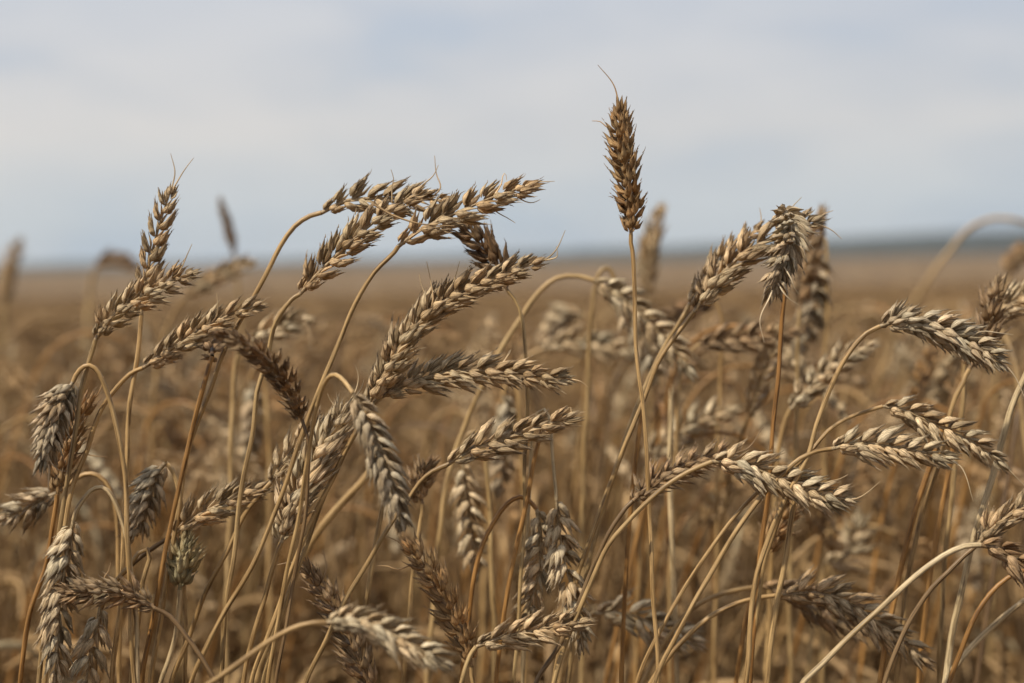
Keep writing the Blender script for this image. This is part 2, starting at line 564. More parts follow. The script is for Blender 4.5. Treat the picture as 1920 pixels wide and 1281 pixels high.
def stalk(label, stem, ear, d=0.0, ed=0.0, tint='tan', straw='straw', roll=25, width=1.0, form='closed', n=None, awns=(), thick=10.0,
          tilt=20, twist=20, seed=None, mid=0.0, group=None, leaf=None):
    """one traced wheat stalk.  stem: photo pixels from the ear's foot down; ear: foot to tip; d: metres behind the focus plane
    (ed: further at the ear's tip, mid: at the stem's lowest traced point)"""
    rg = random.Random(seed if seed is not None else label)
    D = FOCUS + d
    ns = len(stem)
    def dep(p, k):
        return p[2] if len(p) > 2 else D + k
    S = [at(p[0], p[1], dep(p, mid * (i / max(1, ns - 1)))) for i, p in enumerate(stem)]
    low = S[-1]
    dirn = (S[-1] - S[-2]).normalized()
    hd = Vector((dirn.x, dirn.y, 0)) * min(1.0, 1.0 / max(0.35, -dirn.z if dirn.z < 0 else 0.35))
    h = low.z
    S.append(Vector((low.x + hd.x * h * 0.30, low.y + hd.y * h * .3 + h * 0.02, h * 0.52)))
    g = Vector((low.x + hd.x * h * 0.40, low.y + hd.y * h * .4 + h * 0.03, 0.0))
    S.append(g)
    root = tag(bpy.data.objects.new('wheat_stalk', None), label, 'wheat', group or GROUP)
    root.empty_display_size = 0.02
    COL.objects.link(root)
    root.location = g
    loc = lambda ps: [tuple(Vector(p) - g) for p in ps]
    C = catmull(loc(S)[::-1], 0.004)
    r0 = thick * 0.5 * D / FPX
    u = np.linspace(0, 1, len(C))
    rad = r0 * (1.18 - 0.30 * u) * (1 + 0.03 * np.sin(u * 60 + rg.random() * 6))
    zn = rg.uniform(.5, .74)                           # a joint, and the sheath that wraps the straw above it
    zz = C[:, 2]
    rad = rad * (1 + .45 * np.exp(-((zz - zn) / .004) ** 2) + .12 * ((zz > zn) & (zz < zn + rg.uniform(.03, .09))))
    q = np.arange(len(C)) * .004
    for ax, (f_, p_) in enumerate(((47, 1.3), (61, 4.1))):
        C[:, ax] += .00055 * np.sin(q * f_ + p_ * 7 * rg.random()) + .0003 * np.sin(q * f_ * 2.7 + 9 * rg.random())
    C[-1] = np.array(loc([S[0]])[0])
    mb = MB()
    tube(mb, C, rad, 10, rg.random() * .5 + .25)
    sc_ = vary(STRAW[straw], rg, .1)
    link('stem', mb.mesh('stem', M_STRAW), root, sc_)
    if ear:
        ne = len(ear)
        Ep = [at(p[0], p[1], dep(p, ed * (i / max(1, ne - 1)))) for i, p in enumerate(ear)]
        E = catmull(loc(Ep), 0.0012)
        Lr = np.linalg.norm(np.diff(E, axis=0), axis=1).sum()
        if n is None:
            n = max(7, int(round(Lr / (0.0043 * width))))
        mb = MB()
        zz = E.copy()
        tube(mb, zz[:int(len(zz) * .97)], np.linspace(r0 * .8, r0 * .35, int(len(zz) * .97)), 6, 0.2)
        t0 = TINT[tint]
        er = link('ear', mb.mesh('ear', M_STRAW), root, tuple(c * .7 for c in t0))
        cd = (CP - (Ep[0] + Ep[-1]) * 0.5).normalized()
        for Mx in spikelet_sites(E, 0, rg, R_(roll), n, width * 1.0, R_(twist) * rg.choice((-1, 1)), R_(tilt), cd):
            link('spikelet', rg.choice(SP[form]), er, vary(t0, rg, .16), Mx)
        for a in awns:
            da = a[0] if not hasattr(a[0], '__len__') else 0.0
            ap = [p for p in a if hasattr(p, '__len__')]
            th = 3.6
            P = [at(p[0], p[1], D + ed * (0.8) + da) for p in ap]
            if isinstance(a[-1], float) and a[-1] > 0.5:
                th = a[-1]
            Pl = [Vector(q) for q in loc(P)]
            k0 = int(np.argmin(np.linalg.norm(E - np.array(Pl[0]), axis=1)))
            if not (isinstance(a[-1], float) and a[-1] > 0.5):
                q0 = Vector(E[max(0, k0 - 4)])
                Pl = [q0 * .75 + Pl[0] * .25] + Pl
            Ca = catmull([tuple(q) for q in Pl], 0.0015)
            mb = MB()
            rr = th * .5 * D / FPX
            tube(mb, Ca, np.linspace(rr, rr * .3, len(Ca)), 5, rg.random(), sv=np.linspace(.3, 1, len(Ca)))
            link('awn', mb.mesh('awn', M_AWN), er, vary(t0, rg, .1))
    return root


# ------------------------------------------------------------------ the wheat one can point at, traced from the photo
EXEC_STALKS = True
exec_list = []


def S(*a, **k):
    exec_list.append((a, k))


# --- against the sky, left
S('upright tan wheat ear with two long awn hairs, leftmost sharp ear rising against the sky',
  [(265, 590), (260, 650), (250, 730), (241, 830), (233, 940), (229, 1030), (222, 1160), (212, 1281)],
  [(265, 590), (272, 530), (286, 470), (304, 405), (324, 348)], d=.016, roll=18, tint='tan', awns=[[(324, 345), (328, 322), (320, 288)], [(330, 345), (345, 320), (363, 296)]], width=.95)
S('leaning wheat ear with pale torn husks, crossing in front of the upright tan ear',
  [(179, 638), (172, 660), (160, 695), (148, 735), (140, 800), (128, 900), (112, 1000), (95, 1100), (70, 1281)],
  [(179, 638), (205, 600), (250, 566), (310, 532), (370, 508)], d=-.004, ed=-.01, roll=40, tint='tan', form='half', awns=[[(343, 497), (350, 480), (360, 458)]])
S('golden brown upright wheat ear half hidden behind the drooping grey ear at far left',
  [(107, 928), (104, 950), (93, 1005), (80, 1070), (58, 1150), (40, 1281)],
  [(107, 928), (118, 870), (138, 810), (165, 745)], d=.014, roll=70, tint='gold', straw='golden', form='half', width=1.12, awns=[[(150, 850), (175, 855), (203, 857)], [(182, 742), (190, 725), (195, 706)]])
S('grey wheat ear hanging from a tight stem hook in front of the golden brown ear',
  [(137, 716), (150, 693), (166, 685), (183, 700), (204, 752), (220, 820), (232, 890), (238, 945), (244, 1060), (250, 1281)],
  [(137, 716), (112, 755), (95, 805), (80, 870)], d=-.006, ed=-.012, roll=48, tint='grey', form='half', width=1.12, tilt=27, awns=[[(95, 866), (108, 880), (124, 884)], [(92, 880), (91, 900), (90, 925)]], n=15)
S('tan wheat ear on a low arching stem, pointing right below the crossed pair',
  [(268, 690), (246, 702), (222, 726), (194, 762), (176, 800), (162, 845), (138, 905), (120, 990), (106, 1080), (85, 1281)],
  [(268, 690), (320, 655), (380, 617), (440, 587), (495, 570)], d=.014, roll=32, tint='tan', awns=[[(407, 590), (408, 570), (406, 550)], [(485, 572), (500, 560), (508, 557)]])
S('dark brown wheat ear leaning left, pale crumpled tip, foot on a thin stem',
  [(566, 786), (580, 825), (581, 850), (577, 890), (570, 960), (556, 1050), (540, 1150), (520, 1281)],
  [(566, 786), (545, 735), (510, 685), (460, 645), (400, 628)], d=-.012, ed=-.06, roll=55, tint='brown', straw='dark', form='half', width=1.0, thick=8)
S('golden stem with a ragged stub of dark husks under the pale crumpled ear tip',
  [(398, 668), (384, 722), (366, 785), (340, 880), (318, 990), (298, 1100), (284, 1190), (268, 1281)],
  [(398, 668), (397, 655), (402, 640), (420, 628)], d=.004, ed=.03, roll=60, tint='dark', straw='golden', form='open', n=4, width=.8)
S('tan wheat ear with widely spaced husks on a tall arching stem against the sky',
  [(603, 399), (580, 405), (552, 424), (524, 462), (495, 518), (465, 575), (440, 625), (419, 668), (398, 724), (372, 790), (350, 862), (332, 960), (310, 1100), (285, 1281)],
  [(603, 399), (650, 377), (710, 372), (775, 374), (848, 376)], d=.022, roll=14, tint='tan', n=14, width=1.05, tilt=24, awns=[[(826, 352), (818, 325), (815, 292)], [(775, 392), (815, 384), (835, 384)]])
S('tan wheat ear rising to the right, with a thin loose pale strip hanging across it',
  [(562, 552), (548, 562), (528, 588), (514, 618), (507, 655), (496, 695), (482, 735), (469, 820), (456, 890), (445, 965), (437, 1060), (427, 1130), (415, 1281)],
  [(562, 552), (590, 520), (640, 470), (710, 410), (800, 350)], d=.0, roll=36, tint='tan', awns=[[(735, 350), (738, 335), (733, 318)], [(795, 345), (812, 330), (822, 310)], [-.014, (702, 384), (740, 405), (790, 420), (852, 424), 5.0]], form='closed', width=1.1, tilt=25)
S('long tan wheat ear pointing right against the sky, rightmost of the three arching centre left',
  [(747, 462), (725, 485), (700, 512), (668, 570), (640, 635), (615, 695), (595, 745), (574, 800), (548, 865), (520, 945), (480, 1044), (426, 1140), (383, 1228), (359, 1281)],
  [(747, 462), (790, 430), (850, 402), (925, 370), (1010, 342)], d=-.005, roll=34, tint='tan', width=1.12, tilt=24, awns=[[(1000, 342), (1020, 341), (1040, 340)], [(985, 378), (1000, 380), (1013, 374)], [(935, 400), (950, 408), (966, 418)], [(940, 345), (946, 325), (950, 338)]])
S('dark brown wheat ear bent up-left behind the long ear that points right against the sky',
  [(952, 546), (972, 578), (984, 635), (989, 700), (990, 790), (986, 870), (984, 940), (980, 1000), (974, 1100), (965, 1281)],
  [(952, 546), (935, 505), (905, 462), (870, 425)], d=.03, roll=20, tint='dark', straw='straw', width=1.1, thick=8, n=11)
S('large tan wheat ear sweeping up to the right across the horizon, pricked with fine awns',
  [(690, 758), (676, 790), (655, 830), (626, 893), (596, 950), (565, 1030), (532, 1115), (500, 1200), (470, 1281)],
  [(690, 758), (722, 700), (765, 630), (830, 567), (930, 521), (1036, 482)], d=.0, roll=38, tint='tan', width=1.18, tilt=22, n=27,
  awns=[[(798, 555), (790, 535), (786, 515)], [(812, 560), (808, 530), (800, 490)], [(846, 540), (855, 515), (862, 490)], [(850, 545), (865, 520), (890, 505)], [(1030, 482), (1045, 465), (1060, 432)], [(1038, 485), (1045, 480), (1043, 462)], [(775, 600), (774, 585), (773, 570)]])
S('tan wheat ear lying level to the right, branching off below the large sweeping ear',
  [(715, 744), (690, 765), (668, 805), (640, 860), (608, 935), (580, 1010), (545, 1110), (515, 1200), (490, 1281)],
  [(715, 744), (770, 718), (850, 697), (950, 698), (1020, 706), (1088, 710)], d=.006, roll=30, tint='tan', width=1.08, n=21, form='half', awns=[[(950, 670), (958, 655), (950, 668)], [(1075, 712), (1090, 716), (1102, 726)]])
S('big thick pale wheat ear, its tip hidden behind the soft hanging grey ear',
  [(527, 1018), (518, 1040), (503, 1085), (488, 1140), (474, 1190), (455, 1281)],
  [(527, 1018), (545, 955), (578, 890), (620, 815), (660, 748)], d=.0, ed=.006, roll=42, tint='pale', width=1.42, n=17, tilt=22, awns=[[(668, 730), (672, 705), (666, 685)], [(673, 735), (680, 722), (682, 712)], [(626, 760), (618, 748), (614, 738)]], thick=10)
S('pale tan wheat ear on a thin stem, tucked behind the big thick pale ear',
  [(507, 906), (482, 932), (455, 968), (428, 1026), (390, 1105), (357, 1193), (322, 1281)],
  [(507, 906), (535, 862), (580, 815), (630, 770)], d=.02, roll=22, tint='pale', width=1.05)
S('soft grey wheat ear hanging from a hooked stem in front of the big thick ear',
  [(662, 738), (648, 716), (632, 703), (616, 710), (602, 738), (591, 780), (584, 825), (576, 880), (560, 960), (535, 1080), (505, 1281)],
  [(662, 738), (686, 785), (713, 850), (738, 925), (757, 1000)], d=-.06, roll=28, tint='grey', width=.96, mid=.05, n=21, tilt=24)
S('golden brown wheat ear leaning left at the bottom centre, beneath the hanging grey ear',
  [(884, 1250), (888, 1281), (894, 1330)],
  [(884, 1250), (866, 1190), (835, 1120), (795, 1060), (752, 1018)], d=.012, roll=42, tint='gold', form='half', width=1.1, awns=[[(745, 1015), (730, 1008), (715, 1000)], [(745, 1068), (728, 1062), (708, 1061)]])
S('grey brown wheat ear leaning left at the bottom, crossed by the soft foreground ear',
  [(700, 1300), (708, 1330), (716, 1370)],
  [(700, 1300), (672, 1235), (628, 1140), (568, 1062)], d=.012, roll=32, tint='brown', form='half', width=1.1, awns=[[(565, 1058), (545, 1055), (520, 1059)], [(612, 1064), (608, 1045), (604, 1030)]])
S('soft pale wheat ear nearest the camera on a low arching stem at the bottom',
  [(612, 1168), (585, 1168), (545, 1180), (500, 1207), (455, 1240), (405, 1275), (350, 1320)],
  [(612, 1168), (660, 1162), (715, 1180), (775, 1212), (842, 1248)], d=-.085, roll=35, tint='pale', width=1.0, thick=12, tilt=24, n=17)
S('tan wheat ear pointing right on a slender stem below the level ear at the centre',
  [(838, 872), (812, 884), (790, 905), (770, 935), (745, 968), (719, 1006), (679, 1073), (647, 1126), (610, 1200), (570, 1281)],
  [(838, 872), (880, 846), (940, 824), (1010, 802), (1078, 780)], d=.004, roll=12, tint='tan', width=1.1, n=13, tilt=13, awns=[[(1070, 782), (1085, 775), (1098, 772)], [(1068, 800), (1082, 799), (1094, 799)], [(1068, 780), (1070, 764), (1062, 768)]])
S('tan wheat ear lying to the right, its foot touching the golden brown leaning ear',
  [(893, 1213), (882, 1230), (872, 1260), (864, 1300)],
  [(893, 1213), (945, 1195), (1020, 1178), (1108, 1164)], d=-.002, roll=26, tint='tan', width=1.0, awns=[[(955, 1190), (965, 1175), (985, 1160)]])
# --- hanging pair in the middle
S('pale wheat ear hanging straight down in the middle, right of a hanging pair, slightly soft',
  [(1043, 938), (1039, 900), (1034, 850), (1030, 800), (1020, 768), (1004, 790), (998, 860), (992, 960), (986, 1080), (980, 1281)],
  [(1043, 938), (1048, 990), (1060, 1060), (1078, 1130), (1094, 1225)], d=.03, roll=30, tint='pale', straw='pale', form='half', width=1.15, tilt=26, mid=.02, thick=7)
S('slimmer bead-like pale wheat ear, left one of the hanging pair in the middle',
  [(1006, 955), (994, 940), (975, 932), (952, 944), (928, 978), (908, 1020), (892, 1080), (878, 1160), (865, 1281)],
  [(1006, 955), (1014, 1010), (1010, 1070), (998, 1120), (984, 1170)], d=.037, roll=10, tint='pale', straw='golden', width=1.05, n=13, tilt=26)
# --- the tall one
S('tallest wheat ear, golden brown and upright with one long curved awn, alone against the sky',
  [(1183, 440), (1189, 470), (1190, 530), (1190, 600), (1195, 690), (1204, 775), (1214, 870), (1220, 980), (1226, 1100), (1232, 1281)],
  [(1183, 440), (1184, 395), (1174, 330), (1164, 260), (1160, 192)], d=.008, roll=52, tint='gold', straw='straw', form='half', width=1.02, tilt=27, n=21, awns=[[(1160, 195), (1150, 158), (1121, 122)], [(1135, 236), (1125, 228), (1110, 227)]], thick=9)
# --- right of centre
S('tan wheat ear leaning right, its pale tip showing beyond the folded dark ear',
  [(1302, 585), (1288, 605), (1262, 640), (1235, 682), (1212, 735), (1180, 810), (1150, 890), (1128, 945), (1104, 1020), (1080, 1100), (1040, 1281)],
  [(1302, 585), (1340, 530), (1395, 475), (1465, 438), (1542, 407)], d=.028, roll=34, tint='tan', width=1.22, form='closed', tilt=24, awns=[[(1535, 408), (1548, 400), (1562, 395)], [(1545, 425), (1560, 432), (1578, 448)]])
S('tan wheat ear behind the leaning pale-tipped ear, on the upper of two close stems',
  [(1292, 572), (1275, 600), (1250, 640), (1232, 675), (1220, 705), (1195, 770), (1165, 850), (1130, 960), (1100, 1060), (1065, 1281)],
  [(1292, 572), (1325, 525), (1370, 470), (1430, 420)], d=.05, roll=15, tint='tan', width=0.9, awns=[[(1425, 425), (1427, 405), (1424, 390)]])
S('dark grey wheat ear folded over and hanging down from the top of a golden stem',
  [(1466, 392, .715), (1474, 420, .728), (1474, 470, .732), (1470, 550, .73), (1463, 625, .73), (1456, 720, .73), (1447, 860, .73), (1438, 960, .73), (1424, 1060, .73), (1405, 1281, .73)],
  [(1466, 392, .715), (1482, 420, .70), (1478, 465, .69), (1460, 510, .685), (1444, 562, .685)], d=0, roll=52, tint='grey', straw='golden', form='half', width=1.12, tilt=27, n=17, awns=[[-.02, (1442, 560), (1425, 600), (1433, 642)], [-.02, (1482, 520), (1490, 540), (1498, 552)], [-.02, (1470, 550), (1482, 562), (1498, 572)], [0.02, (1478, 395), (1490, 383), (1503, 370)]])
S('grey-tan wheat ear with ragged dark husks drooping right on an arching stem below the horizon',
  [(1650, 612), (1625, 626), (1600, 655), (1578, 690), (1556, 735), (1532, 795), (1516, 855), (1498, 890), (1471, 940), (1440, 1005), (1415, 1090), (1400, 1281)],
  [(1650, 612), (1700, 600), (1765, 620), (1830, 650), (1888, 688)], d=.0, roll=42, tint='grey', form='half', width=1.2, tilt=28, n=17, awns=[[(1840, 622), (1870, 624), (1900, 628)], [(1885, 685), (1905, 710), (1925, 755)], [(1780, 585), (1795, 582), (1806, 582)]])
S('slender grey wheat ear drooping right on a wiry stem, upper of a close pair',
  [(1655, 762), (1625, 772), (1590, 785), (1556, 808), (1528, 840), (1498, 868), (1460, 895), (1416, 925), (1352, 1000), (1300, 1074), (1249, 1166), (1195, 1281)],
  [(1655, 762), (1700, 772), (1760, 800), (1825, 830), (1886, 878)], d=.012, roll=18, tint='pale', width=1.0, n=17, tilt=22, thick=8, awns=[[(1885, 875), (1905, 895), (1925, 915)]])
S('plump pale-beaded wheat ear pointing right, lower of a close pair at right',
  [(1558, 842), (1530, 846), (1500, 860), (1478, 880), (1458, 900), (1437, 922), (1397, 974), (1342, 1064), (1300, 1128), (1262, 1200), (1225, 1281)],
  [(1558, 842), (1610, 832), (1670, 838), (1730, 848), (1786, 858)], d=.0, roll=16, tint='pale', width=1.12, n=14, tilt=26, awns=[[(1780, 862), (1805, 880), (1825, 940)]])
S('brown wheat ear with gaping husks, in line with the plump pale drooping ear',
  [(1186, 940), (1168, 960), (1140, 1000), (1118, 1050), (1092, 1112), (1065, 1175), (1035, 1230), (1005, 1281)],
  [(1186, 940), (1220, 910), (1270, 880), (1325, 858), (1385, 850)], d=.008, ed=.02, roll=38, tint='brown', straw='dark', form='open', width=.95, tilt=26, thick=10, awns=[[(1330, 850), (1340, 835), (1345, 815)], [(1380, 850), (1405, 838), (1432, 800)]])
S('plump pale wheat ear drooping right, in line with the brown gaping ear',
  [(1335, 866), (1290, 886), (1245, 913), (1216, 936), (1178, 974), (1139, 1022), (1115, 1075), (1085, 1145), (1062, 1205), (1042, 1281)],
  [(1335, 866), (1385, 868), (1450, 893), (1520, 922), (1602, 940)], d=.0, roll=24, tint='pale', width=1.2, n=17, tilt=26, awns=[[(1595, 938), (1620, 928), (1650, 903)], [(1550, 905), (1575, 898), (1590, 890)]])
S('tan wheat ear rising out of the right edge on a dark thin stem',
  [(1832, 1022), (1805, 1042), (1775, 1072), (1748, 1100), (1722, 1140), (1690, 1205), (1660, 1281)],
  [(1832, 1022), (1862, 990), (1900, 962), (1950, 930)], d=.01, roll=30, tint='tan', straw='dark', width=1.1)
S('brown wheat ear drooping out of the right edge on a long pale arched stem',
  [(1838, 1022), (1805, 1024), (1765, 1042), (1715, 1080), (1655, 1138), (1592, 1195), (1545, 1245), (1500, 1295)],
  [(1838, 1022), (1870, 1030), (1910, 1055), (1960, 1100)], d=-.01, roll=30, tint='brown', straw='pale', width=1.1, thick=12)
S('soft tan wheat ear drooping right over a level arching stem near the lower right corner',
  [(1468, 1116), (1430, 1120), (1380, 1132), (1330, 1158), (1285, 1200), (1245, 1245), (1210, 1300)],
  [(1468, 1116), (1530, 1112), (1590, 1130), (1655, 1175), (1750, 1248)], d=.04, roll=22, tint='tan', straw='straw', width=1.25, n=18, tilt=24)
S('soft brownish wheat ear lying behind the drooping ear near the lower right corner',
  [(1430, 1100), (1390, 1105), (1340, 1120), (1300, 1142), (1265, 1180), (1230, 1230), (1200, 1290)],
  [(1430, 1100), (1490, 1115), (1550, 1150), (1640, 1190)], d=.09, roll=20, tint='brown', width=1.2)
# --- lower left
S('long plump pale wheat ear hanging from a hooked stem at the lower left',
  [(138, 975), (150, 948), (168, 922), (188, 914), (206, 930), (222, 968), (236, 1012), (246, 1080), (256, 1170), (262, 1281)],
  [(138, 975), (126, 1030), (116, 1100), (108, 1180), (108, 1285)], d=-.004, roll=28, tint='pale', straw='pale', width=1.18, tilt=24, n=19, awns=[[(90, 1160), (78, 1190), (60, 1212)]])
S('pale wheat ear hanging into the lower left corner beneath the dark broken ear',
  [(188, 1138), (196, 1120), (210, 1095), (240, 1062), (275, 1030), (268, 1090), (258, 1180), (250, 1281)],
  [(188, 1138), (180, 1180), (168, 1230), (158, 1310)], d=.008, roll=24, tint='pale', width=1.18, tilt=24)
S('dark brown broken wheat ear pointing left across the long pale hanging ear, husks gaping',
  [(292, 1142), (318, 1156), (345, 1188), (372, 1225), (400, 1268), (430, 1310)],
  [(292, 1142), (255, 1118), (210, 1110), (165, 1112), (112, 1108)], d=-.014, roll=40, tint='brown', straw='dark', form='open', width=.92, thick=10, awns=[[(195, 1085), (203, 1072), (208, 1055)]])
S('soft grey wheat ear hanging at left between the golden stems, dark gaps between its husks',
  [(310, 868), (318, 872), (328, 888), (336, 925), (340, 990), (344, 1100), (348, 1281)],
  [(310, 868), (290, 895), (276, 935), (262, 980), (245, 1012)], d=.035, roll=40, tint='grey', form='half', width=1.1, tilt=30, n=12)
S('soft tan wheat ear rising right on a dark stem behind the golden stems at left',
  [(326, 1002), (290, 1024), (255, 1050), (226, 1080), (205, 1110), (190, 1150), (178, 1281)],
  [(326, 1002), (370, 968), (430, 938), (492, 914)], d=.022, roll=30, tint='tan', straw='dark', width=1.1)
S('short greenish wheat ear standing upright low at left beside the golden stems',
  [(337, 1106), (332, 1150), (325, 1195), (312, 1240), (298, 1290)],
  [(337, 1106), (340, 1060), (346, 1012)], d=.02, roll=50, tint='green', straw='pale', form='half', width=1.2, n=8, tilt=30)
S('soft grey wheat ear drooping left at the far left edge, below the golden brown ear',
  [(108, 925), (135, 905), (160, 890), (185, 892), (205, 915), (215, 960), (222, 1080), (226, 1281)],
  [(108, 925), (80, 935), (45, 955), (10, 970)], d=.06, roll=18, tint='grey', width=1.1, tilt=26)
# --- half-soft ears behind
S('soft pale-beaded wheat ear drooping right from a big thick arch, behind the tallest stem',
  [(1114, 526), (1085, 518), (1045, 522), (1008, 552), (972, 600), (940, 650), (910, 710), (880, 775), (852, 860), (830, 960), (800, 1281)],
  [(1114, 526), (1160, 552), (1210, 598), (1260, 650), (1302, 704)], d=.15, roll=20, tint='pale', straw='straw', width=1.22, n=16, tilt=27, thick=10.6)
S('soft pale wheat ear drooping down behind the tallest stem, hooked beside the thick arch',
  [(1158, 545), (1152, 515), (1140, 502), (1124, 515), (1112, 560), (1104, 640), (1100, 760), (1095, 900), (1090, 1281)],
  [(1158, 545), (1185, 600), (1215, 655), (1230, 715)], d=.2, roll=25, tint='grey', width=1.18, tilt=27)
S('blurred pale wheat ear lying level left of the tallest stem, a row of light beads',
  [(1018, 655), (990, 668), (962, 700), (940, 760), (925, 850), (915, 1000), (900, 1281)],
  [(1018, 655), (1070, 640), (1130, 648), (1195, 660)], d=.33, roll=25, tint='pale', width=1.34, n=12, tilt=27, thick=9.2)
S('blurred pale hooked wheat ear above the row of light beads, left of the tallest stem',
  [(1095, 590), (1110, 600), (1112, 640), (1100, 720), (1085, 850), (1075, 1000), (1070, 1281)],
  [(1095, 590), (1065, 590), (1040, 615), (1025, 645)], d=.42, roll=40, tint='pale', width=1.43, n=11, thick=9.2)
S('blurred brown wheat ear lying level behind the right stem pair, dark gaps between husks',
  [(1312, 645), (1290, 665), (1275, 720), (1268, 800), (1262, 900), (1255, 1281)],
  [(1312, 645), (1370, 636), (1430, 628), (1490, 622)], d=.17, roll=20, tint='brown', width=1.18, tilt=26, thick=7.9)
S('blurred dark wheat ear low behind the stem pair, pointing left toward the tallest stem',
  [(1340, 565), (1350, 590), (1352, 640), (1350, 760), (1345, 900), (1340, 1281)],
  [(1340, 565), (1310, 575), (1270, 590), (1235, 605)], d=.22, roll=30, tint='dark', width=1.18, thick=7.9)
S('brown wheat ear standing blurred at the right edge beside a pale leaning one',
  [(1818, 692), (1808, 715), (1790, 745), (1772, 800), (1755, 880), (1720, 1000), (1680, 1281)],
  [(1818, 692), (1838, 650), (1856, 590), (1872, 525)], d=.055, roll=55, tint='brown', form='half', width=1.25)
S('pale wheat ear leaning out of the right edge, blurred beside the brown standing ear',
  [(1820, 640), (1812, 680), (1806, 740), (1798, 800), (1785, 900), (1760, 1281)],
  [(1835, 615), (1870, 585), (1910, 562), (1950, 535)], d=.08, roll=25, tint='pale', width=1.35, tilt=28)
S('blurred grey wheat ear hanging behind the dark folded ear at right, long soft column',
  [(1522, 452), (1540, 440), (1548, 470), (1550, 560), (1548, 700), (1545, 850), (1540, 1281)],
  [(1522, 452), (1525, 520), (1520, 590), (1500, 665)], d=.24, roll=30, tint='grey', width=1.34, thick=7.9, tilt=28)
S('blurred brown wheat ear standing upright behind the pale tip of the leaning ear at right',
  [(1500, 580), (1498, 640), (1494, 740), (1490, 860), (1484, 1000), (1480, 1281)],
  [(1500, 580), (1508, 520), (1522, 460), (1538, 400)], d=.2, roll=50, tint='brown', width=1.26, thick=7.9)
S('blurred upright wheat ear just right of the tallest ear, breaking the horizon',
  [(1216, 560), (1216, 640), (1218, 760), (1222, 900), (1225, 1281)],
  [(1216, 560), (1214, 505), (1220, 450), (1238, 390)], d=.45, roll=40, tint='tan', width=1.43, thick=8.6, n=13)
S('blurred thin dark wheat ear standing alone in the sky at upper left',
  [(440, 478), (446, 520), (452, 600), (456, 700), (460, 900), (465, 1281)],
  [(440, 478), (433, 445), (424, 410), (412, 372)], d=.6, roll=80, tint='dark', width=0.97, thick=7.3, n=12, tilt=12)
S('blurred wheat ear leaning right across the horizon at left, beside the thin dark ear',
  [(345, 560), (325, 585), (305, 640), (292, 720), (284, 850), (280, 1281)],
  [(345, 560), (385, 530), (425, 508), (472, 490)], d=.45, roll=35, tint='tan', width=1.26, thick=8.6)
S('blurred dark bunched wheat ear poking above the horizon at left',
  [(180, 500), (170, 530), (165, 600), (160, 700), (155, 850), (150, 1281)],
  [(180, 500), (200, 490), (225, 488), (250, 500)], d=.85, roll=50, tint='dark', width=1.43, thick=9.2, n=9)
S('very blurred wheat ear standing at the left edge, breaking the horizon',
  [(10, 575), (6, 640), (2, 760), (0, 900), (-5, 1281)],
  [(10, 575), (14, 530), (22, 490), (38, 452)], d=1.1, roll=40, tint='tan', width=1.68, thick=11.9, n=11)
S('very blurred pale stem arching high out of the right edge above the horizon',
  [(1945, 425), (1900, 412), (1855, 412), (1815, 432), (1775, 475), (1742, 520), (1705, 580), (1660, 680), (1620, 800), (1580, 1000), (1550, 1281)],
  [(1945, 425), (1985, 460), (2010, 520), (2020, 600)], d=.75, roll=30, tint='tan', straw='straw', width=1.60, thick=9.5)
S('blurred brown wheat ear on the horizon at the right edge, under the arching stem',
  [(1890, 520), (1880, 570), (1872, 650), (1866, 760), (1860, 900), (1855, 1281)],
  [(1890, 520), (1900, 495), (1915, 478), (1945, 465)], d=.5, roll=40, tint='brown', width=1.43, thick=8.6, n=10)
S('soft tan wheat ear rising right behind the drooping ears at right, below the ragged one',
  [(1482, 768), (1470, 800), (1460, 850), (1452, 930), (1446, 1050), (1440, 1281)],
  [(1482, 768), (1520, 725), (1570, 680), (1640, 640)], d=.13, roll=35, tint='pale', width=1.13, tilt=26)
S('blurred pale-beaded wheat ear rising right behind the brown gaping ear',
  [(1228, 862), (1215, 900), (1205, 970), (1198, 1080), (1192, 1281)],
  [(1228, 862), (1265, 825), (1310, 790), (1375, 768)], d=.2, roll=15, tint='pale', width=1.26, tilt=28)
S('soft pale wheat ear hanging long and narrow left of the hanging pair, beaded',
  [(868, 868), (866, 845), (872, 820), (888, 810), (904, 830), (916, 900), (922, 1000), (926, 1281)],
  [(868, 868), (876, 930), (884, 1000), (895, 1082)], d=.12, roll=15, tint='pale', width=1.09, tilt=26)
S('blurred grey wheat ear hanging above the hanging pair, behind the centre ears',
  [(945, 740), (950, 720), (962, 715), (972, 740), (978, 820), (982, 1000), (985, 1281)],
  [(945, 740), (950, 800), (945, 860), (938, 930)], d=.2, roll=30, tint='grey', width=1.18, tilt=26)
S('brown gaping wheat ear, small and soft, behind the slender stem of the ear at centre',
  [(792, 945), (786, 975), (778, 1040), (770, 1130), (760, 1281)],
  [(792, 945), (785, 915), (790, 890), (805, 868)], d=.05, roll=45, tint='brown', form='open', width=1.0, n=8)
S('blurred pale wheat ear lying right near the bottom, between the bottom centre stems',
  [(1115, 1150), (1090, 1165), (1070, 1200), (1055, 1250), (1045, 1300)],
  [(1115, 1150), (1180, 1152), (1245, 1180), (1312, 1202)], d=.1, roll=18, tint='pale', width=1.35, n=11, tilt=24)
S('golden brown soft wheat ear standing among the lower right stems, below the pale drooping ear',
  [(1432, 1052), (1420, 1085), (1405, 1140), (1392, 1210), (1380, 1290)],
  [(1432, 1052), (1445, 1015), (1468, 975), (1492, 935)], d=.06, roll=35, tint='gold', straw='golden', form='half', width=1.1)
S('blurred bright-beaded wheat ear among the lower right stems, curled like a hook',
  [(1545, 1055), (1535, 1085), (1528, 1140), (1522, 1200), (1516, 1281)],
  [(1545, 1055), (1580, 1050), (1600, 1015), (1606, 968)], d=.26, roll=15, tint='pale', width=1.34, n=10, tilt=30)
